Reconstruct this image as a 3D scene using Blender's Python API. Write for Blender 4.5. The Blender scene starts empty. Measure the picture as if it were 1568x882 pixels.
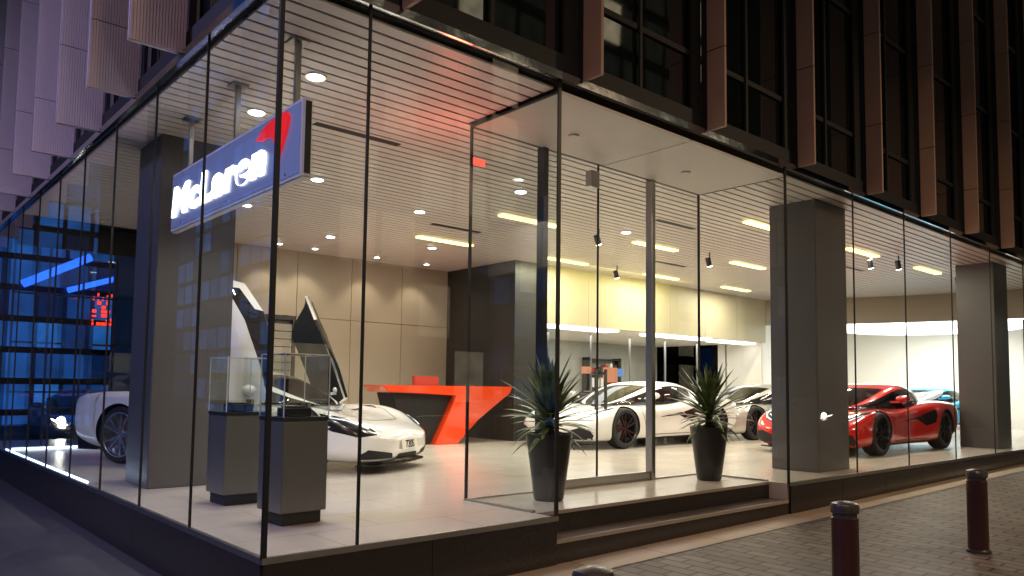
import bpy, bmesh, math, random
from mathutils import Vector, Matrix
from mathutils.bvhtree import BVHTree
random.seed(7)
sc = bpy.context.scene
sc.view_settings.view_transform = 'Standard'
sc.view_settings.look = 'None'
sc.view_settings.exposure = 0

# ------------------------------------------------------------------ materials
def newmat(name):
    m = bpy.data.materials.new(name); m.use_nodes = True
    return m, m.node_tree, m.node_tree.nodes, m.node_tree.links

def M(name, col, rough=.5, metal=0., emis=None, estr=0., var=.06, scale=3., bump=0., coat=0., bscale=60., spec=.5):
    m, t, n, l = newmat(name)
    b = n['Principled BSDF']
    b.inputs['Roughness'].default_value = rough
    b.inputs['Metallic'].default_value = metal
    b.inputs['Coat Weight'].default_value = coat
    b.inputs['Coat Roughness'].default_value = .04
    b.inputs['Specular IOR Level'].default_value = spec
    tc = n.new('ShaderNodeTexCoord'); nz = n.new('ShaderNodeTexNoise')
    nz.inputs['Scale'].default_value = scale; nz.inputs['Detail'].default_value = 5
    l.new(tc.outputs['Object'], nz.inputs['Vector'])
    mr = n.new('ShaderNodeMapRange')
    mr.inputs['To Min'].default_value = 1-var; mr.inputs['To Max'].default_value = 1+var
    l.new(nz.outputs['Fac'], mr.inputs['Value'])
    hs = n.new('ShaderNodeHueSaturation'); hs.inputs['Color'].default_value = (*col, 1)
    l.new(mr.outputs['Result'], hs.inputs['Value'])
    l.new(hs.outputs['Color'], b.inputs['Base Color'])
    if bump > 0:
        nb = n.new('ShaderNodeTexNoise'); nb.inputs['Scale'].default_value = bscale; nb.inputs['Detail'].default_value = 4
        l.new(tc.outputs['Object'], nb.inputs['Vector'])
        bp = n.new('ShaderNodeBump'); bp.inputs['Strength'].default_value = bump; bp.inputs['Distance'].default_value = .01
        l.new(nb.outputs['Fac'], bp.inputs['Height']); l.new(bp.outputs['Normal'], b.inputs['Normal'])
    if emis:
        b.inputs['Emission Color'].default_value = (*emis, 1); b.inputs['Emission Strength'].default_value = estr
    return m

def glassmat(name, tint=(.93,.97,.95), r0=.07, gain=.9, dark=0.):
    m, t, n, l = newmat(name)
    n.remove(n['Principled BSDF']); out = n['Material Output']
    tr = n.new('ShaderNodeBsdfTransparent'); tr.inputs['Color'].default_value = (*tint, 1)
    gl = n.new('ShaderNodeBsdfGlossy'); gl.inputs['Roughness'].default_value = 0.0
    lw = n.new('ShaderNodeLayerWeight'); lw.inputs['Blend'].default_value = .5
    p = n.new('ShaderNodeMath'); p.operation = 'POWER'; p.inputs[1].default_value = 5
    l.new(lw.outputs['Facing'], p.inputs[0])
    a = n.new('ShaderNodeMath'); a.operation = 'MULTIPLY_ADD'; a.inputs[1].default_value = gain; a.inputs[2].default_value = r0
    l.new(p.outputs[0], a.inputs[0])
    mx = n.new('ShaderNodeMixShader'); l.new(a.outputs[0], mx.inputs[0])
    if dark > 0:
        df = n.new('ShaderNodeBsdfDiffuse'); df.inputs['Color'].default_value = (.01,.01,.012,1)
        m2 = n.new('ShaderNodeMixShader'); m2.inputs[0].default_value = dark
        l.new(tr.outputs[0], m2.inputs[1]); l.new(df.outputs[0], m2.inputs[2]); l.new(m2.outputs[0], mx.inputs[1])
    else:
        l.new(tr.outputs[0], mx.inputs[1])
    l.new(gl.outputs[0], mx.inputs[2]); l.new(mx.outputs[0], out.inputs['Surface'])
    return m

def brickmat(name, c1, c2, cm, bw, rh, mortar, rough=.5, bump=.3, rot=0., offset=.5, spec=.5, var=.25):
    m, t, n, l = newmat(name); b = n['Principled BSDF']
    b.inputs['Specular IOR Level'].default_value = spec
    tc = n.new('ShaderNodeTexCoord'); mp = n.new('ShaderNodeMapping'); mp.inputs['Rotation'].default_value = (0,0,rot)
    br = n.new('ShaderNodeTexBrick'); br.offset = offset
    br.inputs['Scale'].default_value = 1; br.inputs['Brick Width'].default_value = bw; br.inputs['Row Height'].default_value = rh
    br.inputs['Mortar Size'].default_value = mortar; br.inputs['Mortar Smooth'].default_value = .1
    br.inputs['Color1'].default_value = (*c1,1); br.inputs['Color2'].default_value = (*c2,1); br.inputs['Mortar'].default_value = (*cm,1)
    l.new(tc.outputs['Object'], mp.inputs[0]); l.new(mp.outputs[0], br.inputs['Vector'])
    nz = n.new('ShaderNodeTexNoise'); nz.inputs['Scale'].default_value = 1.3; nz.inputs['Detail'].default_value = 8
    l.new(tc.outputs['Object'], nz.inputs['Vector'])
    mr = n.new('ShaderNodeMapRange'); mr.inputs['To Min'].default_value = 1-var; mr.inputs['To Max'].default_value = 1+var
    l.new(nz.outputs['Fac'], mr.inputs['Value'])
    hs = n.new('ShaderNodeHueSaturation'); l.new(br.outputs['Color'], hs.inputs['Color']); l.new(mr.outputs[0], hs.inputs['Value'])
    l.new(hs.outputs[0], b.inputs['Base Color'])
    mr2 = n.new('ShaderNodeMapRange'); mr2.inputs['To Min'].default_value = rough*.8; mr2.inputs['To Max'].default_value = rough*1.2
    l.new(nz.outputs['Fac'], mr2.inputs['Value']); l.new(mr2.outputs[0], b.inputs['Roughness'])
    bp = n.new('ShaderNodeBump'); bp.inputs['Strength'].default_value = bump; bp.inputs['Distance'].default_value = .01
    inv = n.new('ShaderNodeMath'); inv.operation = 'SUBTRACT'; inv.inputs[0].default_value = 1
    l.new(br.outputs['Fac'], inv.inputs[1]); l.new(inv.outputs[0], bp.inputs['Height']); l.new(bp.outputs['Normal'], b.inputs['Normal'])
    return m

def windowmat(name, axis, cw, ch, base, ecol, estr, thresh=.6, ecol2=None, all_dim=0.):
    m, t, n, l = newmat(name); b = n['Principled BSDF']
    b.inputs['Base Color'].default_value = (*base,1); b.inputs['Roughness'].default_value = .3
    tc = n.new('ShaderNodeTexCoord'); sp = n.new('ShaderNodeSeparateXYZ'); l.new(tc.outputs['Object'], sp.inputs[0])
    def math_(op, a, bb=None):
        x = n.new('ShaderNodeMath'); x.operation = op
        for i, v in enumerate((a, bb)):
            if v is None: continue
            if isinstance(v, (int, float)): x.inputs[i].default_value = v
            else: l.new(v, x.inputs[i])
        return x.outputs[0]
    u = math_('DIVIDE', sp.outputs[axis], cw); v = math_('DIVIDE', sp.outputs['Z'], ch)
    fu = math_('FRACT', u); fv = math_('FRACT', v)
    mk = math_('MULTIPLY', math_('MULTIPLY', math_('GREATER_THAN', fu, .08), math_('LESS_THAN', fu, .92)),
               math_('MULTIPLY', math_('GREATER_THAN', fv, .1), math_('LESS_THAN', fv, .9)))
    cb = n.new('ShaderNodeCombineXYZ'); l.new(math_('FLOOR', u), cb.inputs[0]); l.new(math_('FLOOR', v), cb.inputs[1])
    wn = n.new('ShaderNodeTexWhiteNoise'); wn.noise_dimensions = '2D'; l.new(cb.outputs[0], wn.inputs['Vector'])
    nz = n.new('ShaderNodeTexNoise'); nz.inputs['Scale'].default_value = 1.1; nz.inputs['Detail'].default_value = 6
    l.new(tc.outputs['Object'], nz.inputs['Vector'])
    on = math_('GREATER_THAN', wn.outputs['Value'], thresh)
    lev = math_('ADD', math_('MULTIPLY', on, wn.outputs['Value']), all_dim)
    st = math_('MULTIPLY', math_('MULTIPLY', math_('MULTIPLY', mk, lev), estr), math_('MULTIPLY', nz.outputs['Fac'], 2.))
    l.new(st, b.inputs['Emission Strength']); b.inputs['Emission Color'].default_value = (*ecol,1)
    if ecol2:
        mx = n.new('ShaderNodeMix'); mx.data_type = 'RGBA'
        mx.inputs[6].default_value = (*ecol,1); mx.inputs[7].default_value = (*ecol2,1)
        l.new(wn.outputs['Value'], mx.inputs[0]); l.new(mx.outputs[2], b.inputs['Emission Color'])
    m.cycles.emission_sampling = 'NONE'
    return m

def E(name, col, s):
    m, t, n, l = newmat(name); n.remove(n['Principled BSDF'])
    e = n.new('ShaderNodeEmission'); e.inputs[0].default_value = (*col,1); e.inputs[1].default_value = s
    l.new(e.outputs[0], n['Material Output'].inputs[0])
    m.cycles.emission_sampling = 'NONE'
    return m

m_glass = glassmat('facade_glass', (.93,.96,.95), .055, .85)
m_glass2 = glassmat('clear_glass', (.92,.95,.945), .05, .8)
m_vit = glassmat('vitrine_glass', (.90,.93,.92), .09, .8)
m_carglass = glassmat('car_glass', (.35,.37,.38), .08, .8, dark=.35)
m_black = M('black_metal', (.015,.015,.017), .35)
m_blackmat = M('black_matte', (.008,.008,.009), .7)
m_sil = M('black_silicone', (.006,.006,.006), .5)
m_granite = M('dark_granite', (.022,.018,.016), .2, var=.5, scale=80)
m_steel = M('brushed_steel', (.45,.44,.42), .3, metal=1.)
m_polish = M('polished_channel', (.40,.42,.44), .10, metal=1., bump=.25, bscale=3)
m_slat = M('ceiling_slat', (.57,.53,.50), .36, var=.03)
m_ceil = M('ceiling_void', (.012,.012,.012), .8)
m_soffit = M('soffit_panel', (.55,.53,.49), .5, var=.03)
m_wall = M('beige_wall_panel', (.34,.285,.215), .42, var=.06, scale=.8)
m_dark = M('dark_wall_panel', (.035,.031,.029), .4)
m_col = M('column_cladding', (.105,.10,.10), .35, var=.08)
m_yel = M('cream_bulkhead', (.48,.45,.31), .5)
m_white = M('white_wall', (.8,.77,.70), .5, var=.02)
m_floor = brickmat('floor_tile', (.56,.51,.44), (.53,.48,.415), (.30,.27,.23), 1.2, .6, .004, .2, .05, var=.05)
m_paver = brickmat('paver', (.15,.122,.10), (.085,.07,.058), (.02,.017,.014), .30, .15, .012, .55, .9, rot=math.pi/2)
m_kerb = brickmat('kerb_stone', (.42,.35,.27), (.36,.29,.22), (.1,.08,.06), .9, .6, .006, .5, .3, offset=0)
m_step = M('step_stone', (.10,.082,.07), .35, var=.2, scale=8)
m_asph = M('asphalt', (.045,.046,.05), .75, var=.3, scale=30, bump=.5, bscale=150)
m_fin = M('terracotta_fin', (.36,.225,.165), .55, var=.12, scale=2.5)
m_fin2 = M('pale_ribbed_fin', (.66,.55,.56), .5, var=.05)
m_rubber = M('tyre_rubber', (.015,.015,.015), .7)
m_rim = M('rim_dark', (.09,.09,.10), .25, metal=.9)
m_rimS = M('rim_silver', (.55,.55,.57), .25, metal=.9)
m_cwhite = M('white_paint', (.80,.80,.78), .22, coat=1., var=.01)
m_cred = M('red_paint', (.55,.012,.008), .22, coat=1., var=.02)
m_cblue = M('blue_paint', (.01,.35,.60), .22, coat=1., var=.02)
m_csil = M('silver_paint', (.55,.55,.53), .25, coat=1., metal=.3, var=.02)
m_cgrey = M('dark_paint', (.05,.05,.06), .25, coat=1.)
m_carblk = M('car_black_trim', (.012,.012,.013), .18)
m_seat = M('red_leather', (.5,.02,.012), .5)
m_desk = M('red_lacquer_glow', (.80,.065,.012), .15, coat=1., var=.02, emis=(1,.07,.015), estr=.12)  # faint red emission put into the lacquer; the desk is no lamp
m_head = E('headlamp', (1,.93,.8), 60)
m_drl = E('drl', (.9,.95,1), 2)
m_tail = E('tail_lamp', (1,.03,.02), 3)
m_dglass, t_, n_, l_ = newmat('dark_window'); b_ = n_['Principled BSDF']
b_.inputs['Base Color'].default_value = (.006,.008,.008,1); b_.inputs['Roughness'].default_value = .03; b_.inputs['IOR'].default_value = 2.0
tc = n_.new('ShaderNodeTexCoord'); nz = n_.new('ShaderNodeTexNoise'); nz.inputs['Scale'].default_value = .35
bp = n_.new('ShaderNodeBump'); bp.inputs['Strength'].default_value = .12; bp.inputs['Distance'].default_value = .05
l_.new(tc.outputs['Object'], nz.inputs[0]); l_.new(nz.outputs[0], bp.inputs['Height']); l_.new(bp.outputs[0], b_.inputs['Normal'])

# ------------------------------------------------------------------ geometry helpers
def empty(name, loc=(0,0,0), rotz=0.):
    e = bpy.data.objects.new(name, None); e.location = loc; e.rotation_euler = (0,0,rotz)
    e.empty_display_size = .2
    sc.collection.objects.link(e); return e

def obj(name, me, mats, parent=None):
    o = bpy.data.objects.new(name, me)
    for m in (mats if isinstance(mats, (list,tuple)) else [mats]): o.data.materials.append(m)
    sc.collection.objects.link(o)
    if parent: o.parent = parent
    return o

def from_bm(name, bm, mats, parent=None, smooth=None):
    me = bpy.data.meshes.new(name)
    bmesh.ops.recalc_face_normals(bm, faces=bm.faces[:])
    bm.to_mesh(me); bm.free()
    if smooth is not None:
        for p in me.polygons: p.use_smooth = True
        me.set_sharp_from_angle(angle=math.radians(smooth))
    return obj(name, me, mats, parent)

def addbox(bm, a, b, mi=0, mat=None):
    r = bmesh.ops.create_cube(bm, size=1)
    vs = r['verts']
    c = [(a[i]+b[i])/2 for i in range(3)]; s = [abs(b[i]-a[i]) for i in range(3)]
    for v in vs:
        v.co = Vector((v.co[0]*s[0]+c[0], v.co[1]*s[1]+c[1], v.co[2]*s[2]+c[2]))
        if mat: v.co = mat @ v.co
    fs = set(f for v in vs for f in v.link_faces)
    for f in fs: f.material_index = mi
    return vs

def box(name, a, b, mat, parent=None, bev=0.):
    bm = bmesh.new(); addbox(bm, a, b)
    if bev: bmesh.ops.bevel(bm, geom=bm.edges[:], offset=bev, segments=2, affect='EDGES')
    return from_bm(name, bm, mat, parent)

def boxes(name, lst, mat, parent=None, bev=0.):
    bm = bmesh.new()
    for x in lst: addbox(bm, x[0], x[1], x[2] if len(x) > 2 else 0)
    if bev: bmesh.ops.bevel(bm, geom=bm.edges[:], offset=bev, segments=1, affect='EDGES')
    return from_bm(name, bm, mat, parent)

def quad(name, pts, mat, parent=None):
    bm = bmesh.new(); bm.faces.new([bm.verts.new(p) for p in pts])
    me = bpy.data.meshes.new(name); bm.to_mesh(me); bm.free()
    return obj(name, me, mat, parent)

def addcyl(bm, p0, p1, r0, r1=None, seg=24, mi=0):
    r1 = r0 if r1 is None else r1
    p0 = Vector(p0); p1 = Vector(p1); d = p1-p0
    q = d.to_track_quat('Z','Y').to_matrix().to_4x4(); q.translation = (p0+p1)/2
    r = bmesh.ops.create_cone(bm, cap_ends=True, segments=seg, radius1=r0, radius2=r1, depth=d.length, matrix=q)
    for f in set(f for v in r['verts'] for f in v.link_faces): f.material_index = mi

def lathe(bm, prof, seg=32, mi=0, axis='Z', M4=None):
    rings = []
    for r, z in prof:
        ring = []
        for i in range(seg):
            a = 2*math.pi*i/seg
            p = Vector((r*math.cos(a), r*math.sin(a), z))
            if M4: p = M4 @ p
            ring.append(bm.verts.new(p))
        rings.append(ring)
    for k in range(len(rings)-1):
        for i in range(seg):
            f = bm.faces.new((rings[k][i], rings[k][(i+1)%seg], rings[k+1][(i+1)%seg], rings[k+1][i]))
            f.material_index = mi if not isinstance(mi, (list,tuple)) else mi[k]
    return rings

def light(name, kind, loc, energy, col=(1,1,1), size=.1, sizey=None, rot=(0,0,0), parent=None, spot=None, blend=.6):
    L = bpy.data.lights.new(name, kind); L.energy = energy; L.color = col
    if kind == 'AREA':
        L.size = size
        if sizey: L.shape = 'RECTANGLE'; L.size_y = sizey
    else: L.shadow_soft_size = size
    if kind == 'SPOT': L.spot_size = math.radians(spot or 70); L.spot_blend = blend
    o = bpy.data.objects.new(name, L); o.location = loc; o.rotation_euler = rot
    sc.collection.objects.link(o)
    if parent: o.parent = parent
    return o

H = 3.70
# ------------------------------------------------------------------ ground
def gz(x, y):
    return -.44 + .010*max(-6, min(22, x)) + .015*max(-8, min(0, y))
def sheet(name, xs, ys, dz, mat):
    bm = bmesh.new(); g = [[bm.verts.new((x,y,gz(x,y)+dz)) for y in ys] for x in xs]
    for i in range(len(xs)-1):
        for j in range(len(ys)-1):
            bm.faces.new((g[i][j], g[i+1][j], g[i+1][j+1], g[i][j+1]))
    return from_bm(name, bm, mat)
sheet('ground', [-150,-6,22,150], [-150,-8,0,150], 0, m_asph)
sheet('pavement', [-1.6,0,22,60], [-6,0], .02, m_paver)
sheet('kerb_strip', [-.3,22,60], [-.38,-.012], .026, m_kerb)

# ------------------------------------------------------------------ showroom building
B = empty('showroom_building')
EX0, EX1, RY = 2.53, 6.36, 1.22
boxes('floor', [((.0,.25,-.2),(27,12,0)), ((0,0,-.2),(EX0+.01,.25,0)), ((EX1,0,-.2),(27,.25,0))], m_floor, B)
boxes('entry_steps', [((EX0+.01,.0,-.6),(EX1,.25,-.19)), ((EX0+.01,.25,-.6),(EX1,.5,-.21))], m_step, B)
box('step_riser_cladding', (EX0+.01,.236,-.188), (EX1,.2495,-.03), m_granite, B)
box('step_riser_cladding', (EX0+.01,-.012,-.6), (EX1,-.001,-.225), m_granite, B)
boxes('step_nosing', [((EX0+.012,.225,-.028),(EX1-.002,.2495,.003)), ((EX0+.012,-.016,-.222),(EX1-.002,-.001,-.187))], M('nosing_stone',(.30,.26,.22),.4), B)
box('step_cheek', (EX0-.005,-.002,-.6), (EX0+.009,.25,-.03), m_granite, B)
pl = []
for (a, b_) in [(-.02,EX0),(EX1+.02,26)]:
    n_ = max(1, round((b_-a)/1.33)); w = (b_-a)/n_
    for i in range(n_): pl.append(((a+i*w+.003,-.03,-.8),(a+(i+1)*w-.003,-.004,-.03)))
for i in range(9): pl.append(((-.03,.0+i*1.33,-.8),(-.004,1.327+i*1.33,-.03)))
boxes('granite_plinth', pl, m_granite, B)
boxes('plinth_backing', [((0.0,.0,-.8),(EX0,.3,-.2005)), ((EX1+.02,0,-.8),(26,.3,-.2005)), ((0,.3,-.8),(.3,12,-.2005))], m_blackmat, B)
boxes('glass_shoe', [((-.03,-.035,-.028),(EX0+.01,-.002,.012)), ((EX1,-.035,-.028),(26,-.002,.012)), ((-.035,-.002,-.028),(-.002,12,.012)),
                     ((EX0-.01,.26,.001),(EX0+.02,RY-.01,.02)), ((EX0-.01,RY-.02,.001),(EX1+.02,RY+.01,.015)), ((EX1,.26,.001),(EX1+.03,RY-.03,.02))], m_steel, B)
rx = [0,.64,EX0]; rx2 = [EX1,8.15,9.85,11.75,13.7,15.7,17.7,19.7,21.7,23.7,25.7]
for a, b_ in list(zip(rx, rx[1:])) + list(zip(rx2, rx2[1:])):
    quad('glass_pane', [(a+.006,-.015,.0),(b_-.006,-.015,.0),(b_-.006,-.015,H+.05),(a+.006,-.015,H+.05)], m_glass, B)
ly = [0,1.30,2.56,3.88,5.2,6.5,7.8,9.1,10.4,11.7]
for a, b_ in zip(ly, ly[1:]):
    quad('glass_pane', [(-.015,a+.006,0),(-.015,b_-.006,0),(-.015,b_-.006,H+.05),(-.015,a+.006,H+.05)], m_glass, B)
js = []
for x in rx[1:] + rx2:
    w = .009 if x == .64 else (.018 if x in (EX0,EX1) else .006)
    js.append(((x-w,-.024,.0),(x+w,-.006,H+.05)))
for y in ly[1:]: js.append(((-.024,y-.007,0),(-.006,y+.007,H+.05)))
js.append(((-.03,-.03,0),(.0,.0,H+.05)))
boxes('silicone_joint', js, m_sil, B)
quad('recess_side_pane', [(EX0+.005,.0,0),(EX0+.005,RY,0),(EX0+.005,RY,H-.05),(EX0+.005,0,H-.05)], m_glass2, B)
quad('recess_side_pane', [(EX1+.015,.0,0),(EX1+.015,RY,0),(EX1+.015,RY,H-.05),(EX1+.015,0,H-.05)], m_glass2, B)
bx = [EX0+.01,3.52,4.40,5.36,EX1+.01]
for a, b_ in zip(bx, bx[1:]):
    quad('entrance_pane', [(a+.01,RY,.02),(b_-.01,RY,.02),(b_-.01,RY,H-.05),(a+.01,RY,H-.05)], m_glass2, B)
boxes('entrance_frame', [((5.325,RY-.05,0),(5.395,RY+.05,H-.04))], m_steel, B, .004)
boxes('entrance_frame_dark', [((3.485,RY-.05,0.02),(3.555,RY+.05,H-.04)), ((4.393,RY-.01,.0),(4.407,RY+.01,H-.04)),((EX0-.002,RY-.012,0),(EX0+.022,RY+.012,H-.04)),
                         ((EX1-.002,RY-.012,0),(EX1+.02,RY+.012,H-.04))], m_black, B)
boxes('door_rail', [((3.56,RY-.03,.016),(5.32,RY+.03,.10))], m_steel, B, .004)
boxes('door_pull', [((4.30,RY-.07,.85),(4.33,RY-.05,1.30)), ((4.46,RY-.07,.85),(4.49,RY-.05,1.30)),
     ((4.30,RY-.05,.88),(4.33,RY,.91)),((4.30,RY-.05,1.24),(4.33,RY,1.27)),((4.46,RY-.05,.88),(4.49,RY,.91)),((4.46,RY-.05,1.24),(4.49,RY,1.27))], m_steel, B)
boxes('door_closer', [((4.16,RY-.12,3.34),(4.30,RY-.02,3.53))], m_steel, B, .01)
bm = bmesh.new()
wd = (EX1-EX0)/2
for i in range(2):
    a = EX0+.02+i*wd
    addbox(bm, (a+.003,.0,H-.045), (a+wd-.012,RY-.02,H-.02))
    addcyl(bm, (a+.9,.7,H-.062), (a+.9,.7,H-.0455), .055, seg=20)
from_bm('soffit', bm, m_soffit, B)
boxes('soffit_edge', [((EX0,RY-.015,H-.05),(EX1+.02,RY+.015,H-.03)), ((EX0-.005,0,H-.05),(EX0+.015,RY-.016,H-.03)), ((EX1+.005,0,H-.05),(EX1+.025,RY-.016,H-.03))], m_black, B)
box('ceiling_void', (0,0,H+.045), (27,12,H+.10), m_ceil, B)
sl = []
p = .155; y = .05
while y < 9.2:
    segs = [(0.02,26)] if y > RY+.02 else ([(0.02,EX0-.01),(EX1+.03,26)])
    for a, b_ in segs: sl.append(((a,y,H),(b_,y+p-.03,H+.02)))
    y += p
boxes('ceiling_slats', sl, m_slat, B)
boxes('air_grille', [((x0,y0+k*.028,H-.006),(x0+1.0,y0+.016+k*.028,H-.001)) for x0,y0 in [(1.4,2.27),(5.0,5.3),(7.3,2.6),(10.4,5.0),(13.5,2.6)] for k in range(4)], m_black, B)
pan = []
xs_ = [2.0,3.42,4.62,5.82,7.05,8.28]
for a, b_ in zip(xs_, xs_[1:]):
    pan.append(((a+.005,9.3,2.42),(b_-.005,9.34,H)))
    if a > 4.5: pan.append(((a+.005,9.3,.01),(b_-.005,9.34,2.41)))
boxes('back_wall_panels', pan, m_wall, B)
box('back_wall', (2.0,9.345,0), (8.3,9.5,H+.04), m_dark, B)
boxes('workshop_opening', [((2.0,9.29,.0),(2.5,9.33,2.41)),((2.5,9.28,2.33),(4.6,9.33,2.41)),((4.55,9.28,0),(4.61,9.33,2.33))], m_black, B)
boxes('workshop_shutter', [((2.5,9.31,.02+i*.15),(4.55,9.335,.155+i*.15)) for i in range(15)], M('shutter',(.28,.25,.21),.4), B)
box('dark_core_wall', (8.29,7.0,0), (9.0,9.5,H+.02), m_dark, B)
ZB = 2.46
boxes('rear_bulkhead', [((9.0+i*1.5,7.0,ZB),(10.494+i*1.5,7.15,H+.02)) for i in range(6)], m_yel, B)
box('rear_low_ceiling', (9.0,7.16,ZB), (18.0,11,ZB+.08), m_white, B)
m_cove = E('cove_light',(1,.98,.9),4.5)
boxes('rear_cove_light', [((9.1,7.05,ZB-.05),(11.6,7.5,ZB-.006)), ((12.9,7.05,ZB-.05),(15.4,7.5,ZB-.006)), ((15.9,7.2,ZB-.05),(17.8,7.6,ZB-.006))], m_cove, B)
boxes('rear_wall', [((9.0,10.9,0),(18,11,ZB))], M('lounge_wall',(.42,.42,.37),.4), B)
boxes('lounge_partition_frame', [((9.0+i*1.5,8.3,0),(9.04+i*1.5,8.34,ZB-.01)) for i in range(7)] + [((9,8.3,1.0),(18,8.34,1.03))], m_steel, B)
boxes('wall_display', [((10.6,10.84,1.1),(11.7,10.89,1.7)), ((12.4,8.2,1.25),(12.9,8.25,1.62),1), ((11.6,8.2,1.45),(11.9,8.25,1.62),1), ((12.95,8.2,1.4),(13.1,8.25,1.6))],
      [E('screen_blue',(.12,.3,.7),1.0), E('screen_orange',(.9,.35,.18),.8)], B)
sh = [((14.4,10.5,.0),(14.45,10.85,2.0)),((15.7,10.5,.0),(15.75,10.85,2.0))]
for i in range(5): sh.append(((14.45,10.5,.25+i*.42),(15.7,10.85,.28+i*.42)))
rr = random.Random(2)
for i in range(4):
    for j in range(6): sh.append(((14.5+j*.2,10.55,.281+i*.42),(14.5+j*.2+.1,10.75,.281+i*.42+rr.uniform(.12,.3)), rr.choice([1,2,3])))
boxes('merchandise_shelf', sh, [m_black, m_seat, m_white, m_dark], B)
tb = [((10.2,8.9,.72),(11.6,9.6,.76)),((10.25,8.95,0),(10.3,9.0,.72)),((11.5,9.5,0),(11.55,9.55,.72)),((10.25,9.5,0),(10.3,9.55,.72)),((11.5,8.95,0),(11.55,9.0,.72)),
      ((10.6,9.2,.761),(11.0,9.24,1.1)),((12.6,8.9,.38),(13.6,9.5,.48)),((12.6,9.45,.48),(13.6,9.55,.95)),((12.65,8.95,0),(13.55,9.45,.38))]
boxes('lounge_furniture', tb, m_black, B, .01)
bm = bmesh.new(); pts = [(18.0,7.1),(18.6,6.0),(19.2,4.7),(19.6,3.5),(19.9,2.3),(20.1,1.0),(20.1,.0)]
g = [[bm.verts.new((x,y,z)) for z in (2.98,H+.02)] for x,y in pts]
g2 = [[bm.verts.new((x+.15,y+.03,z)) for z in (2.98,H+.02)] for x,y in pts]
for i in range(len(pts)-1):
    bm.faces.new((g[i][0],g[i+1][0],g[i+1][1],g[i][1])); bm.faces.new((g2[i][0],g2[i+1][0],g2[i+1][1],g2[i][1])); bm.faces.new((g[i][0],g[i+1][0],g2[i+1][0],g2[i][0]))
from_bm('curved_bulkhead', bm, m_wall, B, 50)
boxes('delivery_bay_wall', [((26.0,0,0),(26.2,12,H)), ((18,8.4,0),(26,8.6,H)),((18,7.15,0),(18.1,8.4,H))], m_white, B)
box('delivery_bay_ceiling', (20.3,.0,3.25), (26,8.4,3.3), m_white, B)
bm = bmesh.new(); lathe(bm, [(.01,3.0),(2.45,3.0),(2.5,3.05),(2.5,3.2)], 48, M4=Matrix.Translation((22.7,4.3,0)))
from_bm('ring_ceiling_light', bm, E('ring_light',(1,.98,.93),5.0), B)
boxes('bay_door', [((25.9,1.0,0),(25.98,2.0,2.5)),((20.6,.12,0),(20.8,1.3,2.98),1)], [M('brown_door',(.12,.09,.07),.4), m_col], B)
box('rear_window_head', (0,9.8,3.3), (2.0,9.9,H+.02), m_black, B)
boxes('rear_window_frame', [((.0+i*.5,9.8,0),(.03+i*.5,9.84,3.3)) for i in range(5)] + [((0,9.8,z),(2,9.83,z+.03)) for z in (.9,1.7,2.5)], m_black, B)
quad('rear_window', [(0,9.82,0),(2,9.82,0),(2,9.82,3.3),(0,9.82,3.3)], m_glass2, B)
box('side_return_wall', (2.0,9.5,0), (2.1,12,H), m_dark, B)
for (a, b_) in [((.38,3.72),(1.19,4.50)), ((7.80,.34),(8.70,1.02)), ((15.1,.34),(15.95,1.02)), ((22.4,.34),(23.2,1.02))]:
    box('column', (a[0],a[1],0), (b_[0],b_[1],H+.03), m_col, B, .008)
boxes('floor_led_strip', [((.02,4.6,.003),(.045,9.75,.02)), ((.1,9.7,.003),(2.0,9.73,.03))], E('led_strip',(.6,.75,1),6), B)

m_lin = E('linear_lamp', (1,.78,.26), 4.2); m_dl = E('downlight_lens', (1,.95,.88), 22)
lin = [(6.02,6.35),(5.95,4.05),(9.07,6.3),(9.05,4.0),(12.15,6.25),(12.1,3.97),(15.2,6.2),(15.2,3.95),(8.95,1.72),(12.23,1.65),(15.3,1.62)]
boxes('linear_luminaire', [((x-.60,y-.065,H-.03),(x+.60,y+.065,H-.004)) for x,y in lin], m_lin, B)
for x, y in lin:
    light('linear_light', 'AREA', (x,y,H-.04), 66, (1,.89,.70), 1.16, .11, parent=B)
dls = [(.86,1.24),(.84,2.41),(4.36,4.76),(4.66,2.84),(4.34,7.47),(6.24,7.07),(7.7,3.57),(2.4,4.2),(2.3,6.2)]
ww = [(2.9,8.75),(3.98,8.75),(4.7,8.75),(6.07,8.75),(7.3,8.75)]
bm = bmesh.new()
for x, y in dls+ww:
    r = .07 if (x,y) in dls else .05
    addcyl(bm, (x,y,H-.014),(x,y,H-.003), r+.02, mi=0); addcyl(bm, (x,y,H-.02),(x,y,H-.0145), r, mi=1)
from_bm('downlights', bm, [m_white, m_dl], B)
for x, y in dls:
    light('downlight_beam', 'SPOT', (x,y,H-.06), 155, (1,.94,.83), .06, spot=110, parent=B)
for x, y in ww:
    light('wall_washer_beam', 'SPOT', (x,y,H-.06), 40, (1,.86,.66), .05, rot=(math.radians(16),0,0), spot=85, parent=B)
bm = bmesh.new()
trk = [(7.2,3.73),(10.3,6.0),(10.3,3.7),(13.1,1.35),(12.6,1.66),(16.1,1.3)]
for x, y in trk:
    addcyl(bm, (x,y,H-.12),(x,y,H), .012, mi=0)
    addcyl(bm, (x,y,H-.26),(x-.06,y,H-.11), .05, mi=0); addcyl(bm, (x+.004,y,H-.27),(x,y,H-.259), .044, mi=1)
from_bm('track_spots', bm, [m_black, m_dl], B)
for x, y in trk:
    light('track_beam', 'SPOT', (x,y,H-.30), 100, (1,.95,.88), .05, spot=80, parent=B)
light('bay_light', 'AREA', (22.7,4.3,2.95), 260, (1,.95,.86), 4, 4, parent=B)
light('lounge_light', 'AREA', (13.5,8.9,ZB-.06), 130, (1,.97,.88), 7, 1.5, parent=B)
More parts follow.
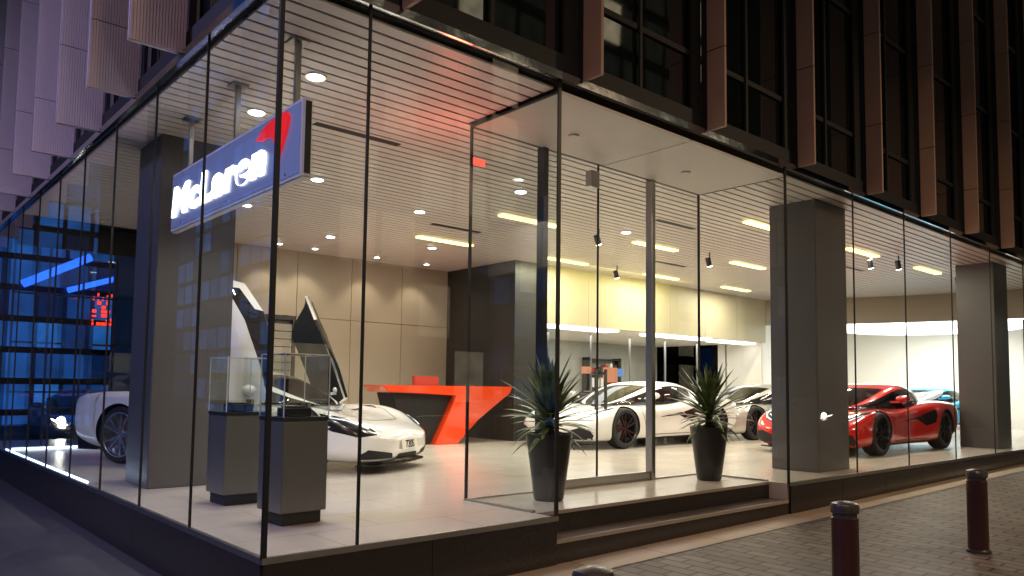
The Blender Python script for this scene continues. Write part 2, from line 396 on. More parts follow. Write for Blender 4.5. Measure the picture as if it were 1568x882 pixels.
light('bulkhead_wash', 'AREA', (11.0,6.3,H-.05), 30, (1,.86,.25), 5, .2, rot=(math.radians(35),0,0), parent=B)
box('added_red_box', (EX0+.03,RY+.02,3.30), (EX0+.20,RY+.05,3.36), E('added_red',(1,.05,.03),4), B)  # added glowing box, no real exit sign; goes with the red ceiling tint
light('added_red_glow', 'AREA', (2.35,1.3,3.0), 5, (1,.12,.06), .3, .3, rot=(math.radians(180),0,0), parent=B)  # added upward red lamp, stands in for a reddish reflection over the ceiling

boxes('head_channel', [((-.04,-.06,H+.05),(26,-.0,H+.12)), ((-.06,-.0,H+.05),(-.0,14,H+.12))], m_polish, B)
boxes('fascia', [((-.02,-.02,H+.12),(26,.05,H+.30)), ((-.02,.05,H+.12),(.05,14,H+.30))], m_blackmat, B)
TOP = 15.
box('upper_glazing', (.02,.06,H+.30), (26,.10,TOP), m_dglass, B)
box('upper_glazing', (.06,.10,H+.30), (.10,14,TOP), m_dglass, B)
mu = []
z = H+.9
while z < TOP:
    mu.append(((.0,.035,z),(26,.058,z+.06))); mu.append(((.035,.06,z+.001),(.058,14,z+.061))); z += 1.75
fx = [.86+1.9*k for k in range(0,14)]
for x in fx:
    mu.append(((x-.16,.0,H+.30),(x+.0,.034,TOP)))
    mu.append(((x+.9,.01,H+.30),(x+.94,.034,TOP)))
fy = [.47+1.33*k for k in range(0,11)]
for y in fy: mu.append(((-.0,y-.03,H+.30),(.034,y+.05,TOP)))
boxes('upper_mullions', mu, m_blackmat, B)
fb = []
for k, x in enumerate(fx):
    off = [0,.35,.1,.45,.2,.3][k%6]
    seg = [H+.09]; zz = H+.85+off
    while zz < TOP: seg.append(zz); zz += 1.3
    seg.append(TOP)
    for a, b_ in zip(seg, seg[1:]): fb.append(((x,-.29,a+.005),(x+.035,-.075,b_-.005)))
boxes('terracotta_fins', fb, m_fin, B, .003)
boxes('fin_brackets', [((x+.008,-.28,H+.12),(x+.027,.0,TOP-.1)) for x in fx], m_blackmat, B)
fb = []; fl = []
for k, y in enumerate(fy):
    seg = [H+.10, H+.75+.2*(k%2)]
    while seg[-1] < TOP: seg.append(seg[-1]+1.5)
    for a, b_ in zip(seg, seg[1:]):
        for r in range(18):
            x0 = -.46+r*.024; fb.append(((x0,y,a+.004),(x0+.020,y+.03,b_-.004)))
        fl.append(((-.46,y+.012,a+.004),(-.03,y+.06,b_-.004)))
boxes('side_fins_ribs', fb, m_fin2, B)
boxes('side_fins_back', fl, m_fin2, B)
box('roof', (0,0,TOP), (26,14,TOP+.2), m_black, B)

# ------------------------------------------------------------------ illuminated sign
S = empty('illuminated_sign', (.41,1.96,0))
def sy(y): return y-1.96
box('sign_case', (.0,sy(.51),2.60), (.075,sy(3.42),3.20), M('sign_case',(.75,.75,.78),.35), S, .01)
box('sign_face', (-.008,sy(.55),2.635), (-.0015,sy(3.38),3.165), M('sign_face',(.10,.11,.20),.3, emis=(.20,.25,.60), estr=.38), S)
box('sign_end_panel', (.015,sy(.502),2.63), (.06,sy(.509),3.17), m_black, S)
bm = bmesh.new()
for y in (.72,1.88,3.04):
    addbox(bm, (.02,sy(y)-.02,3.20), (.06,sy(y)+.02,H-.01)); addbox(bm, (-.03,sy(y)-.07,H-.02), (.11,sy(y)+.07,H-.004))
    addcyl(bm, (-.012,sy(y+.05),2.66),(-.004,sy(y+.05),2.66), .012); addcyl(bm, (-.012,sy(y+.05),3.145),(-.004,sy(y+.05),3.145), .012)
from_bm('sign_posts', bm, m_steel, S)
cu = bpy.data.curves.new('lettering', 'FONT'); cu.body = 'McLaren'; cu.size = 1; cu.extrude = .02; cu.offset = .038; cu.space_character = 1.10; cu.shear = .12
to = bpy.data.objects.new('lettering_tmp', cu); sc.collection.objects.link(to)
bpy.context.view_layer.update()
me = bpy.data.meshes.new_from_object(to.evaluated_get(bpy.context.evaluated_depsgraph_get()))
bpy.data.objects.remove(to)
xs = [v.co.x for v in me.vertices]; ys = [v.co.y for v in me.vertices]; x0, x1, y0, y1 = min(xs), max(xs), min(ys), max(ys)
for v in me.vertices:
    s = (v.co.x-x0)/(x1-x0); h = (v.co.y-y0)/(y1-y0)
    v.co = Vector((-.014 - v.co.z*.5, sy(3.34-s*2.22), 2.735+h*.30))
me.materials.clear()
obj('lettering', me, E('letter_glow',(.92,.95,1),5), S)
sw = [(1.30,3.04),(1.17,3.10),(1.04,3.13),(.90,3.145),(.74,3.14),(.70,3.09),(.73,3.00),(.81,2.88),(.90,2.78),(.91,2.86),(.93,2.93),(.99,3.0),(1.10,3.02),(1.20,3.015)]
bm = bmesh.new()
f = bm.faces.new([bm.verts.new((-.03,sy(a),b_)) for a,b_ in sw])
r = bmesh.ops.extrude_face_region(bm, geom=[f])
for v in r['geom']:
    if isinstance(v, bmesh.types.BMVert): v.co.x += .02
from_bm('swoosh', bm, M('swoosh_red',(.7,.012,.012),.3, emis=(1,.015,.015), estr=.6), S)

# ------------------------------------------------------------------ display cases
m_case = M('case_grey', (.15,.15,.145), .3, metal=.4)
m_edge = M('glass_edge', (.55,.62,.60), .2, spec=.8)
def display_case(x, y, rz=0.):
    e = empty('display_case', (x,y,0), rz); w = .195
    box('toe_kick', (-w+.03,-w+.03,.005), (w-.03,w-.03,.10), m_blackmat, e)
    box('pedestal', (-w,-w,.10), (w,w,.80), m_case, e, .004)
    box('top_plate', (-w-.004,-w-.004,.802), (w+.004,w+.004,.83), m_black, e, .003)
    for (a, b_) in [((-w,-w),(w,-w)),((w,-w),(w,w)),((w,w),(-w,w)),((-w,w),(-w,-w))]:
        quad('vitrine_pane', [(a[0],a[1],.832),(b_[0],b_[1],.832),(b_[0],b_[1],1.32),(a[0],a[1],1.32)], m_vit, e)
    quad('vitrine_lid', [(-w,-w,1.321),(w,-w,1.321),(w,w,1.321),(-w,w,1.321)], m_vit, e)
    ed = [((sx*w-.0035,sy_*w-.0035,.832),(sx*w+.0035,sy_*w+.0035,1.318)) for sx in (-1,1) for sy_ in (-1,1)]
    for s_ in (-1,1):
        ed.append(((-w,s_*w-.003,1.319),(w,s_*w+.003,1.326))); ed.append(((s_*w-.003,-w+.004,1.319),(s_*w+.003,w-.004,1.326)))
    boxes('vitrine_edges', ed, m_edge, e)
    boxes('exhibit', [((-.11,-.10,.832),(.10,.08,.90)), ((-.09,-.08,.901),(.06,.06,.915),1), ((.12,.02,.832),(.16,.12,.94),1)],
          [m_black, M('exhibit_metal',(.6,.55,.4),.3,metal=.8)], e, .006)
    return e
display_case(.71,1.13,.05); display_case(.75,2.36,.03)

# ------------------------------------------------------------------ reception desk
D = empty('reception_desk', (6.9,7.35,0), math.radians(-4))
def prism(name, prof, y0, y1, mat, parent, bev=0., skew=0.):
    bm = bmesh.new()
    a = [bm.verts.new((x,y0,z)) for x,z in prof]; b_ = [bm.verts.new((x+skew,y1,z)) for x,z in prof]
    bm.faces.new(a); bm.faces.new(b_[::-1]); n = len(prof)
    for i in range(n): bm.faces.new((a[i],a[(i+1)%n],b_[(i+1)%n],b_[i]))
    if bev: bmesh.ops.bevel(bm, geom=bm.edges[:], offset=bev, segments=2, affect='EDGES')
    return from_bm(name, bm, mat, parent)
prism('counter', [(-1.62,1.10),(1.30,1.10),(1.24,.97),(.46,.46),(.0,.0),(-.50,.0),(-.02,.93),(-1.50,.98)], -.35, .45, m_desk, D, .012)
prism('body_panel', [(-1.35,.965),(-.06,.915),(-.54,.0),(-1.05,.0)], -.22, .40, m_blackmat, D, .005)
box('monitor_back', (-.75,.05,1.105), (-.2,.12,1.28), M('monitor_red',(.40,.05,.03),.4), D, .01)
box('brochure_stack', (.3,-.1,1.102), (.55,.1,1.13), m_dark, D)

# ------------------------------------------------------------------ plants
m_leaf, t_, n_, l_ = newmat('yucca_leaf'); b_ = n_['Principled BSDF']; b_.inputs['Roughness'].default_value = .4
tc = n_.new('ShaderNodeTexCoord'); nz = n_.new('ShaderNodeTexNoise'); nz.inputs['Scale'].default_value = 9
cr = n_.new('ShaderNodeValToRGB'); cr.color_ramp.elements[0].color = (.02,.05,.018,1); cr.color_ramp.elements[1].color = (.17,.22,.06,1)
cr.color_ramp.elements[0].position = .35; cr.color_ramp.elements[1].position = .75
l_.new(tc.outputs['Object'], nz.inputs[0]); l_.new(nz.outputs[0], cr.inputs[0]); l_.new(cr.outputs[0], b_.inputs['Base Color'])
m_pot = M('pot_black', (.014,.014,.015), .3)
def plant(x, y, seed):
    rnd = random.Random(seed)
    e = empty('potted_plant', (x,y,0))
    bm = bmesh.new(); lathe(bm, [(.0,.002),(.135,.002),(.145,.02),(.19,.35),(.222,.60),(.228,.64),(.215,.645),(.205,.60)], 40)
    from_bm('pot', bm, m_pot, e, 40)
    bm = bmesh.new(); lathe(bm, [(.0,.60),(.21,.60)], 24); from_bm('soil', bm, M('soil',(.03,.02,.015),.9,bump=.8), e)
    bm = bmesh.new(); addcyl(bm, (0,0,.58), (0,0,.86), .05, .035, 12); from_bm('stem', bm, M('stem',(.10,.07,.04),.8), e)
    bm = bmesh.new()
    N = 75
    for i in range(N):
        t = i/N
        az = i*2.39996 + rnd.uniform(-.3,.3)
        el = math.radians(-12 + 96*t**.85 + rnd.uniform(-11,11))
        L = rnd.uniform(.42,.64) * (1.0 if t > .2 else .8)
        w = rnd.uniform(.027,.042)
        base = Vector((0,0,.68+.20*t)); droop = rnd.uniform(.35,1.1)*(1-t*.75)
        pos = base.copy(); a = el; prev = None; K = 7
        side = Vector((-math.sin(az), math.cos(az), 0))
        for k in range(K+1):
            s = k/K
            ww_ = w*(.65+.9*s-.2*s*s)*(1-s**2.6)+.0008
            dirv = Vector((math.cos(az)*math.cos(a), math.sin(az)*math.cos(a), math.sin(a)))
            nrm = dirv.cross(side)
            row = [bm.verts.new(pos+side*ww_-nrm*ww_*.35), bm.verts.new(pos), bm.verts.new(pos-side*ww_-nrm*ww_*.35)]
            if prev:
                bm.faces.new((prev[0],prev[1],row[1],row[0])); bm.faces.new((prev[1],prev[2],row[2],row[1]))
            prev = row; pos = pos + dirv*(L/K); a -= droop/K*1.2
    from_bm('leaves', bm, m_leaf, e, 60)
plant(3.18,.74,3); plant(5.90,.76,11)

# ------------------------------------------------------------------ bollards
m_bol = M('bollard_paint', (.045,.014,.012), .3, var=.25, bump=.1); m_bolcap = M('bollard_cap', (.10,.085,.08), .3, metal=.7)
for x, y in [(.44,-2.34),(3.10,-2.2),(6.0,-2.1),(8.9,-2.0)]:
    e = empty('bollard', (x,y,gz(x,y)+.02))
    bm = bmesh.new()
    lathe(bm, [(.0,.0),(.105,.0),(.105,.02),(.088,.03),(.086,.655),(.078,.66),(.078,.685),(.09,.69),(.092,.73),(.084,.75),(.05,.762),(.0,.765)], 40, mi=[1,1,1,0,1,1,1,1,1,1,1])
    from_bm('post', bm, [m_bol, m_bolcap], e, 35)

# ------------------------------------------------------------------ cars
def eval_mesh(o):
    dg = bpy.context.evaluated_depsgraph_get(); return bpy.data.meshes.new_from_object(o.evaluated_get(dg))

def build_car(loc, rz, paint, rim, scale=1.07, doors=False, plate=None, lights=False, seats=None, nm='sports_car', bigeye=False):
    e = empty(nm, loc, rz); e.scale = (scale,scale,scale*(1.07 if bigeye else 1.))
    ST = [(2.28,.34,.20,.37,.42),(2.22,.66,.13,.42,.475),(2.08,.85,.11,.50,.535),(1.82,.945,.11,.635,.60),(1.58,.965,.11,.72,.645),(1.30,.97,.11,.755,.685),
          (1.00,.955,.11,.735,.735),(.70,.935,.11,.715,.775),(.20,.91,.11,.735,.80),(-.25,.91,.11,.77,.82),(-.65,.945,.11,.82,.84),(-1.0,.985,.11,.86,.86),(-1.33,.995,.12,.88,.875),
          (-1.8,.97,.14,.86,.865),(-2.12,.91,.22,.835,.85),(-2.25,.84,.30,.79,.81)]
    bm = bmesh.new(); rows = []
    for (x, w, zb, zs, zt) in ST:
        h = zs-zb
        pin = 1.0 - (.075*math.exp(-((x-.0)/.55)**2))
        half = [(.0,zb),(.80*w,zb),(.955*w,zb+.06*min(1,h*3)),(w*pin,zb+.34*h),(w*(pin+.0),zb+.62*h),(w*.985,zs-.12*h),(.90*w,zs-.012),(.72*w,zs*.72+zt*.28-.004),(.40*w,zt-.012),(0,zt)]
        row = [bm.verts.new((x, y, z)) for y, z in half]
        neg = [bm.verts.new((x,-y,z)) for (y,z) in half[1:-1]]
        rows.append(row + neg[::-1])
    n = len(rows[0])
    for k in range(len(rows)-1):
        for i in range(n): bm.faces.new((rows[k][i],rows[k][(i+1)%n],rows[k+1][(i+1)%n],rows[k+1][i]))
    bm.faces.new(rows[0]); bm.faces.new(rows[-1][::-1])
    body = from_bm('body', bm, [paint, m_blackmat], e, 50)
    s = body.modifiers.new('s','SUBSURF'); s.levels = 2; s.render_levels = 2
    me = eval_mesh(body); body.modifiers.clear(); body.data = me
    bm = bmesh.new()
    for ax in (1.34,-1.33):
        for sd in (1,-1): addcyl(bm, (ax,sd*.60,.345),(ax,sd*1.3,.345), .372, seg=48, mi=1)
    cut = from_bm('cut', bm, [paint, m_blackmat])
    sav = (e.location.copy(), e.rotation_euler.copy(), e.scale.copy())
    e.location = (0,0,0); e.rotation_euler = (0,0,0); e.scale = (1,1,1)
    bpy.context.view_layer.update()
    bo = body.modifiers.new('b','BOOLEAN'); bo.object = cut; bo.operation = 'DIFFERENCE'; bo.solver = 'EXACT'
    try: bo.material_mode = 'TRANSFER'
    except Exception: pass
    bpy.context.view_layer.update()
    me = eval_mesh(body); body.modifiers.clear(); body.data = me
    bpy.data.objects.remove(cut)
    for p_ in me.polygons: p_.use_smooth = True
    me.set_sharp_from_angle(angle=math.radians(38))
    GS = [(1.12,.28,.735),(.98,.52,.80),(.62,.70,.965),(.26,.765,1.10),(-.10,.78,1.17),(-.5,.755,1.175),(-.9,.68,1.115),(-1.3,.56,1.02),(-1.75,.40,.90)]
    bm = bmesh.new(); rows = []
    for (x, w, zt) in GS:
        zb = .60; hh = zt-.72
        half = [(w,zb),(w*1.01,.74),(w*.95,.74+hh*.45),(w*.83,zt-.075*min(1,hh*4)),(w*.72,zt-.025*min(1,hh*4)),(w*.42,zt-.006),(0,zt)]
        rows.append([bm.verts.new((x,y,z)) for y,z in half]+[bm.verts.new((x,-y,z)) for y,z in half[:-1][::-1]])
    n = len(rows[0])
    for k in range(len(rows)-1):
        for i in range(n-1):
            f = bm.faces.new((rows[k][i],rows[k][i+1],rows[k+1][i+1],rows[k+1][i])); j = min(i, n-2-i)
            mi = 0
            if j >= 4 and 3 <= k <= 4: mi = 1
            if j == 3 and k <= 6: mi = 1
            if j <= 2 and k >= 6: mi = 1
            if j <= 2 and k == 5: mi = 2
            if j >= 4 and k >= 6: mi = 2
            f.material_index = mi
    gh = from_bm('greenhouse', bm, [m_carglass, paint, m_carblk], e, 60)
    s = gh.modifiers.new('s','SUBSURF'); s.levels = 2; s.render_levels = 2
    me2 = eval_mesh(gh); gh.modifiers.clear(); gh.data = me2
    for p_ in me2.polygons: p_.use_smooth = True
    bvh = BVHTree.FromPolygons([v.co.copy() for v in me.vertices], [tuple(p_.vertices) for p_ in me.polygons])
    bvg = BVHTree.FromPolygons([v.co.copy() for v in me2.vertices], [tuple(p_.vertices) for p_ in me2.polygons])
    def decal(name, poly, mode, mat, off=.004, tree=bvh, cuts=5):
        for sd in (1,-1):
            if mode == 'front0' and sd < 0: continue
            bm = bmesh.new()
            f = bm.faces.new([bm.verts.new((a,b_,0)) for a,b_ in poly])
            bmesh.ops.triangulate(bm, faces=[f]); bmesh.ops.subdivide_edges(bm, edges=bm.edges[:], cuts=cuts, use_grid_fill=True)
            bad = []
            for v in bm.verts:
                a, b_ = v.co.x, v.co.y
                if mode == 'side': o_ = Vector((a,sd*2,b_)); dr = Vector((0,-sd,0))
                elif mode == 'diag': dr = Vector((-.80,-sd*.60,0)); o_ = Vector((1.5,0,b_)) + Vector((-.60,sd*.80,0))*a - dr*4
                elif mode == 'rear': o_ = Vector((-4,sd*a,b_)); dr = Vector((1,0,0))
                elif mode == 'top': o_ = Vector((a,sd*b_,3)); dr = Vector((0,0,-1))
                else: o_ = Vector((4,sd*a,b_)); dr = Vector((-1,0,0))
                hit = tree.ray_cast(o_, dr)
                if hit[0] is None: bad.append(v); continue
                nn = hit[1]
                if nn.dot(dr) > 0: nn = -nn
                v.co = hit[0]+nn*off
            bmesh.ops.delete(bm, geom=bad, context='VERTS')
            mm = bpy.data.meshes.new(name); bm.to_mesh(mm); bm.free()
            for p_ in mm.polygons: p_.use_smooth = True
            obj(name, mm, mat, e)
    if bigeye:
        decal('headlight_surround', [(.08,.43),(.14,.50),(.42,.61),(.82,.675),(.80,.60),(.60,.47),(.34,.405)], 'diag', m_carblk)
        decal('headlight_strip', [(.18,.49),(.44,.582),(.70,.632),(.70,.625),(.44,.573),(.20,.482)], 'diag', m_drl, off=.009)
        decal('headlight_unit', [(.36,.50),(.45,.53),(.44,.505),(.37,.485)], 'diag', m_rim, off=.008)
        decal('front_intake', [(.36,.165),(.40,.22),(.76,.27),(.82,.22),(.78,.165)], 'front', m_blackmat)
    else:
        decal('headlight_surround', [(2.10,.54),(1.98,.70),(1.72,.84),(1.56,.885),(1.62,.80),(1.86,.64)], 'top', m_carblk)
        decal('front_intake', [(.40,.17),(.46,.30),(.66,.365),(.80,.34),(.84,.24),(.80,.17)], 'front', m_blackmat)
        decal('headlight_strip', [(2.06,.575),(1.95,.72),(1.74,.835),(1.75,.82),(1.93,.70),(2.04,.565)], 'top', m_head if lights else m_drl, off=.009)
        decal('headlight_unit', [(1.90,.655),(1.86,.70),(1.80,.74),(1.82,.68)], 'top', m_steel, off=.008)
    decal('nose_grille', [(-.30,.145),(-.24,.205),(.24,.205),(.30,.145)], 'front0', m_blackmat)
    decal('side_intake', [(-.34,.605),(-.62,.675),(-.88,.71),(-.91,.60),(-.86,.49),(-.64,.45)], 'side', m_carblk)
    decal('side_blade', [(.30,.53),(-.30,.605),(-.64,.46),(-.57,.43),(-.24,.55),(.30,.52)], 'side', m_carblk)
    decal('sill', [(.93,.12),(.92,.165),(-.93,.18),(-.93,.12)], 'side', m_carblk)
    def line(pts, w=.005, mode='side', tree=bvh):
        for (a, b_) in zip(pts, pts[1:]):
            A = Vector(a); Bv = Vector(b_); dd = (Bv-A).normalized(); nn = Vector((-dd.y,dd.x))*w
            decal('panel_gap', [tuple(A+nn),tuple(Bv+nn),tuple(Bv-nn),tuple(A-nn)], mode, m_blackmat, off=.003, cuts=6, tree=tree)
    line([(.92,.70),(.84,.50),(.74,.22),(-.55,.22),(-.66,.40)])
    line([(1.95,.0),(1.92,.35),(1.60,.62),(1.20,.68)], mode='top')
    line([(2.18,.52),(1.62,.90)], mode='top', w=.003)
    decal('hood_vent', [(1.42,.14),(1.38,.42),(1.33,.43),(1.36,.14)], 'top', m_carblk)
    decal('rear_panel', [(0,.55),(.0,.74),(.74,.76),(.80,.66),(.70,.55)], 'rear', m_carblk)
    decal('tail_light', [(.30,.715),(.74,.745),(.76,.73),(.30,.70)], 'rear', m_tail, off=.009)
    bm = bmesh.new()
    for sd in (1,-1):
        m4 = Matrix.Translation((.66,sd*1.0,.90)) @ Matrix.Diagonal((.07,.12,.06,1))
        bmesh.ops.create_uvsphere(bm, u_segments=20, v_segments=12, radius=1, matrix=m4)
        addbox(bm, (.65,sd*.80,.835), (.68,sd*.96,.87))
    from_bm('mirrors', bm, paint, e, 50)
    sp = [(2.0,-.80),(2.14,-.72),(2.25,-.50),(2.285,-.2),(2.285,.2),(2.25,.50),(2.14,.72),(2.0,.80)]
    bm = bmesh.new(); ta = [bm.verts.new((x,y,.10)) for x,y in sp]; tb_ = [bm.verts.new((x-.02,y,.085)) for x,y in sp]
    bm.faces.new(ta); bm.faces.new(tb_[::-1])
    for i in range(len(sp)): bm.faces.new((ta[i],ta[(i+1)%len(sp)],tb_[(i+1)%len(sp)],tb_[i]))
    addbox(bm, (-2.28,-.7,.13),(-1.95,.7,.30))
    from_bm('splitter_and_diffuser', bm, m_carblk, e)
    if lights:
        bm = bmesh.new()
        for sd in (1,-1): addcyl(bm, (2.0,sd*.68,.62),(2.06,sd*.68,.61), .075, seg=16)
        from_bm('lamp_projectors', bm, m_head, e)
    for ax in (1.34,-1.33):
        for sd in (1,-1):
            bm = bmesh.new(); R = .345
            Q = Matrix.Translation((ax, sd*.83, .345)) @ Matrix.Rotation(-sd*math.pi/2, 4, 'X')
            lathe(bm, [(.25,.10),(.262,.118),(.31,.124),(.335,.105),(R,.06),(R,-.08),(.32,-.115),(.25,-.115)], 40, 0, M4=Q)
            lathe(bm, [(.268,.121),(.255,.124),(.246,.10),(.24,.02),(.24,-.10)], 40, 1, M4=Q)
            lathe(bm, [(.0,-.02),(.20,-.02),(.20,-.03),(.24,-.06)], 32, 2, M4=Q)
            lathe(bm, [(.0,.095),(.03,.095),(.038,.08),(.038,.03)], 16, 1, M4=Q)
            for k in range(5):
                for dv in (-.17,.17):
                    P = Q @ Matrix.Rotation(2*math.pi*k/5+dv*.45, 4, 'Z')
                    vs = addbox(bm, (.03,-.013,.06), (.25,.013,.105), 1)
                    for v in vs:
                        if v.co.x > .1: v.co.y += dv*.22; v.co.z += .012
                        v.co = P @ v.co
            addbox(bm, (.10,-.06,-.01),(.19,.06,.03), 3, Q)
            from_bm('wheel', bm, [m_rubber, rim, m_steel, m_seat], e, 40)
    bm = bmesh.new()
    for sd in (.36,-.36):
        addbox(bm, (-.45,sd-.2,.70),(-.25,sd+.2,1.00)); addbox(bm, (-.40,sd-.1,1.00),(-.28,sd+.1,1.08))
    bmesh.ops.bevel(bm, geom=bm.edges[:], offset=.04, segments=2, affect='EDGES')
    from_bm('seats', bm, seats or m_carblk, e, 40)
    if plate:
        pb = empty('plate_mount'); pb.parent = e; pb.location = (2.29,0,.30); pb.rotation_euler = (0,math.radians(-8),0)
        box('number_plate', (-.006,-.21,-.055), (.006,.21,.055), m_white, pb)
        cu = bpy.data.curves.new('plate_text','FONT'); cu.body = plate; cu.size = .12; cu.align_x = 'CENTER'; cu.align_y = 'CENTER'; cu.offset = .002; cu.extrude = .001
        t = bpy.data.objects.new('plate_text', cu); cu.materials.append(m_blackmat); sc.collection.objects.link(t); t.parent = pb
        t.location = (.009,0,0); t.rotation_euler = (math.pi/2,0,math.pi/2)
    if doors:
        decal('door_aperture', [(.86,.66),(.74,.36),(.6,.24),(-.5,.24),(-.60,.40),(-.60,.70),(.2,.67)], 'side', m_blackmat, off=.006)
        decal('door_aperture_upper', [(.72,.80),(.60,.88),(.26,1.03),(-.15,1.10),(-.5,1.08),(-.60,.80)], 'side', m_blackmat, off=.006, tree=bvg)
        for sd in (1,-1):
            h = Vector((.86,sd*.90,.80))
            T = Matrix.Translation(h) @ Matrix.Rotation(-sd*math.radians(12), 4, 'Z') @ Matrix.Rotation(math.radians(58), 4, 'Y') @ Matrix.Rotation(sd*math.radians(14), 4, 'X') @ Matrix.Translation(-h)
            def yo(x_, z_):
                o_ = .93 - .02*abs(x_)
                if z_ > .80: o_ -= (z_-.80)*.5 + max(0,(z_-1.0))*.6
                else: o_ -= (.80-z_)**2*.15
                return o_
            def shell(name, poly, th, mats):
                bm = bmesh.new(); f = bm.faces.new([bm.verts.new((a,b_,0)) for a,b_ in poly])
                bmesh.ops.triangulate(bm, faces=[f]); bmesh.ops.subdivide_edges(bm, edges=bm.edges[:], cuts=4, use_grid_fill=True)
                for v in bm.verts: v.co = Vector((v.co.x, sd*yo(v.co.x, v.co.y), v.co.y))
                bmesh.ops.recalc_face_normals(bm, faces=bm.faces[:])
                me_ = bpy.data.meshes.new(name)
                r = bmesh.ops.duplicate(bm, geom=bm.verts[:]+bm.edges[:]+bm.faces[:])
                bnd = [e_ for e_ in bm.edges if e_.is_boundary]
                for f2 in r['geom']:
                    if isinstance(f2, bmesh.types.BMFace): f2.material_index = 1
                    if isinstance(f2, bmesh.types.BMVert): f2.co.y -= sd*th
                try: bmesh.ops.bridge_loops(bm, edges=bnd)
                except Exception as ex: print('bridge', ex)
                for v in bm.verts: v.co = T @ v.co
                bm.to_mesh(me_); bm.free()
                for p_ in me_.polygons: p_.use_smooth = True
                me_.set_sharp_from_angle(angle=math.radians(35))
                return obj(name, me_, mats, e)
            shell('door_panel', [(.86,.80),(.84,.62),(.70,.36),(.56,.25),(-.48,.25),(-.60,.42),(-.68,.95),(-.1,.97),(.4,.90)], .07, [paint, m_blackmat])
            shell('door_frame_rear', [(-.68,.95),(-.56,.955),(-.50,1.08),(-.20,1.12),(-.15,1.19),(-.55,1.15)], .04, [paint, m_blackmat])
            shell('door_frame_top', [(-.15,1.19),(-.20,1.12),(.15,1.05),(.50,.90),(.70,.83),(.86,.81),(.60,.95),(.25,1.12)], .04, [m_carblk, m_blackmat])
            shell('door_window', [(-.56,.955),(-.50,1.08),(-.20,1.12),(.15,1.05),(.50,.90),(.4,.90),(-.1,.97)], .006, [m_carglass, m_carglass])
    e.location, e.rotation_euler, e.scale = sav
    return e

build_car((2.39,5.84,0), math.radians(-60), m_cwhite, m_rimS, scale=1.05, doors=True, plate='720S', bigeye=True)
build_car((10.15,5.42,0), math.radians(180), m_cwhite, m_rim, seats=m_seat)
build_car((14.6,5.3,0), math.radians(176), m_csil, m_rim)
build_car((12.75,1.98,0), math.radians(180), m_cred, m_rim)
build_car((22.9,4.6,0), math.radians(172), m_cblue, m_rim)
build_car((2.6,16.5,gz(2,17)), math.radians(-95), m_cgrey, m_rim, lights=True)
build_car((4.0,22.5,gz(4,20)), math.radians(-95), m_cgrey, m_rim, lights=True)
build_car((23.5,-7.7,gz(22,-7)), math.radians(180), m_cgrey, m_rim, lights=True)

# ------------------------------------------------------------------ surrounding buildings
m_w1 = windowmat('office_windows', 'X', 2.2, 3.2, (.02,.02,.022), (.70,.9,.72), 1.2, .66, (1,.8,.5), .03)
e = empty('office_building', (10,-26,0))
box('tower', (-35,-8,-1), (35,0,30), m_w1, e); box('parapet', (-35.2,-8.2,30), (35.2,.2,31), m_dark, e)
boxes('storey_bands', [((-35.1,.0,3.1+i*3.2),(35.1,.3,3.4+i*3.2)) for i in range(9)], m_dark, e)
m_w2 = windowmat('blue_curtain_wall', 'Y', 1.6, 1.6, (.01,.015,.03), (.02,.12,.70), .6, .5, (.05,.28,.9), .18)
e = empty('glass_tower', (-16,12,0))
box('tower', (-8,-18,-1), (0,40,26), m_w2, e); box('parapet', (-8.2,-18.2,26), (.2,40.2,27), m_dark, e)
boxes('storey_bands', [((.0,-18,3.1+i*3.2),(.25,40,3.3+i*3.2)) for i in range(7)], m_dark, e)
m_w3 = windowmat('blue_lit_facade', 'X', .9, 1.1, (.01,.015,.03), (.015,.08,.50), .65, .3, (.03,.20,.70), .18)
e = empty('neon_building', (5.9,27,0))
box('tower', (-11,0,-1), (14,8,14), m_w3, e); box('cornice', (-11.1,-.2,14), (14.1,8.1,14.6), m_dark, e)
def bar(name, p0, p1, r, mat, parent):
    bm = bmesh.new(); addcyl(bm, p0, p1, r, seg=10); return from_bm(name, bm, mat, parent)
m_nb = E('neon_blue', (.02,.12,1), 3.0); m_nr = E('led_red', (1,.05,.02), 2.4)
bar('neon_tube', (-3.2,-.3,4.5), (-1.1,-.3,5.7), .14, m_nb, e); bar('neon_tube', (-1.8,-.3,4.4), (-.2,-.3,5.0), .10, m_nb, e)
rr = random.Random(4); ch = []
for i in range(8):
    for j in range(8):
        if rr.random() < .62: ch.append(((-.95+i*.155,-.25,3.2+j*.155),(-.95+i*.155+rr.choice([.05,.13]),-.2,3.2+j*.155+rr.choice([.06,.12]))))
boxes('led_sign', ch, m_nr, e)
boxes('led_sign_text', [((-2.5+i*.2,-.25,6.0),(-2.4+i*.2,-.2,6.2+.2*(i%2))) for i in range(5)], m_nr, e)

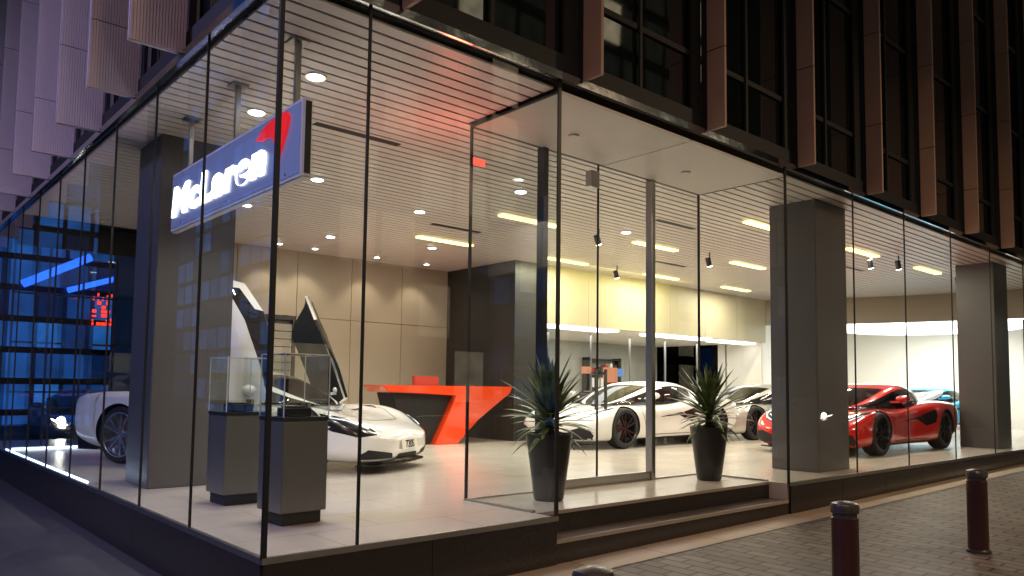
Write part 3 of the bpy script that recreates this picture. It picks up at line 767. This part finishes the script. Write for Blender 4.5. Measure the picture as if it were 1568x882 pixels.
# ------------------------------------------------------------------ street lamps
def street_lamp(x, y, h, dx, dy, col, en):
    e = empty('street_lamp', (x,y,gz(x,y)+.02))
    bm = bmesh.new(); addcyl(bm, (0,0,0),(0,0,h), .09, .05, 20); addcyl(bm, (0,0,0),(0,0,.4), .13, .12, 20)
    addcyl(bm, (0,0,h-.05),(dx,dy,h+.25), .035, .03, 12); addbox(bm, (dx-.3,dy-.14,h+.2),(dx+.3,dy+.14,h+.3))
    from_bm('pole', bm, m_black, e, 40)
    box('lens', (dx-.26,dy-.11,h+.185), (dx+.26,dy+.11,h+.199), E('lamp_lens',col,8), e)
    light('lamp_light', 'AREA', (dx,dy,h+.17), en, col, .5, .2, parent=e)
street_lamp(8.5,-7.2,6.5,0,1.5,(1,.68,.42),320)
street_lamp(-1.0,-7.6,6.5,0,1.0,(1,.66,.46),220)
street_lamp(-6.5,3.0,7.5,1.2,0,(.55,.50,1),520)
street_lamp(-6.5,-5.0,7.5,1.0,0,(1,.62,.60),170)

# ------------------------------------------------------------------ world
w = bpy.data.worlds.new('World'); sc.world = w; w.use_nodes = True
nt = w.node_tree; bg = nt.nodes['Background']
sky = nt.nodes.new('ShaderNodeTexSky'); sky.sky_type = 'NISHITA'; sky.sun_disc = False
sky.sun_elevation = math.radians(-4); sky.sun_rotation = math.radians(200)
nt.links.new(sky.outputs[0], bg.inputs[0]); bg.inputs[1].default_value = .06

# ------------------------------------------------------------------ camera
hd = math.radians(48.5); tl = math.radians(3.94); rl = math.radians(.716)
Fh = Vector((math.cos(hd), math.sin(hd), 0)); R = Vector((math.sin(hd), -math.cos(hd), 0)); Z = Vector((0,0,1))
F = Fh*math.cos(tl)+Z*math.sin(tl); U = Z*math.cos(tl)-Fh*math.sin(tl)
R2 = R*math.cos(rl)+U*math.sin(rl); U2 = U*math.cos(rl)-R*math.sin(rl)
cam = bpy.data.cameras.new('camera'); co = bpy.data.objects.new('camera', cam); sc.collection.objects.link(co)
mt = Matrix((R2, U2, -F)).transposed().to_4x4(); mt.translation = Vector((-2.058,-4.615,1.08)); co.matrix_world = mt
cam.sensor_width = 36; cam.lens = 36*1169/1568; cam.shift_y = .046; cam.clip_end = 500; cam.clip_start = .05
sc.camera = co
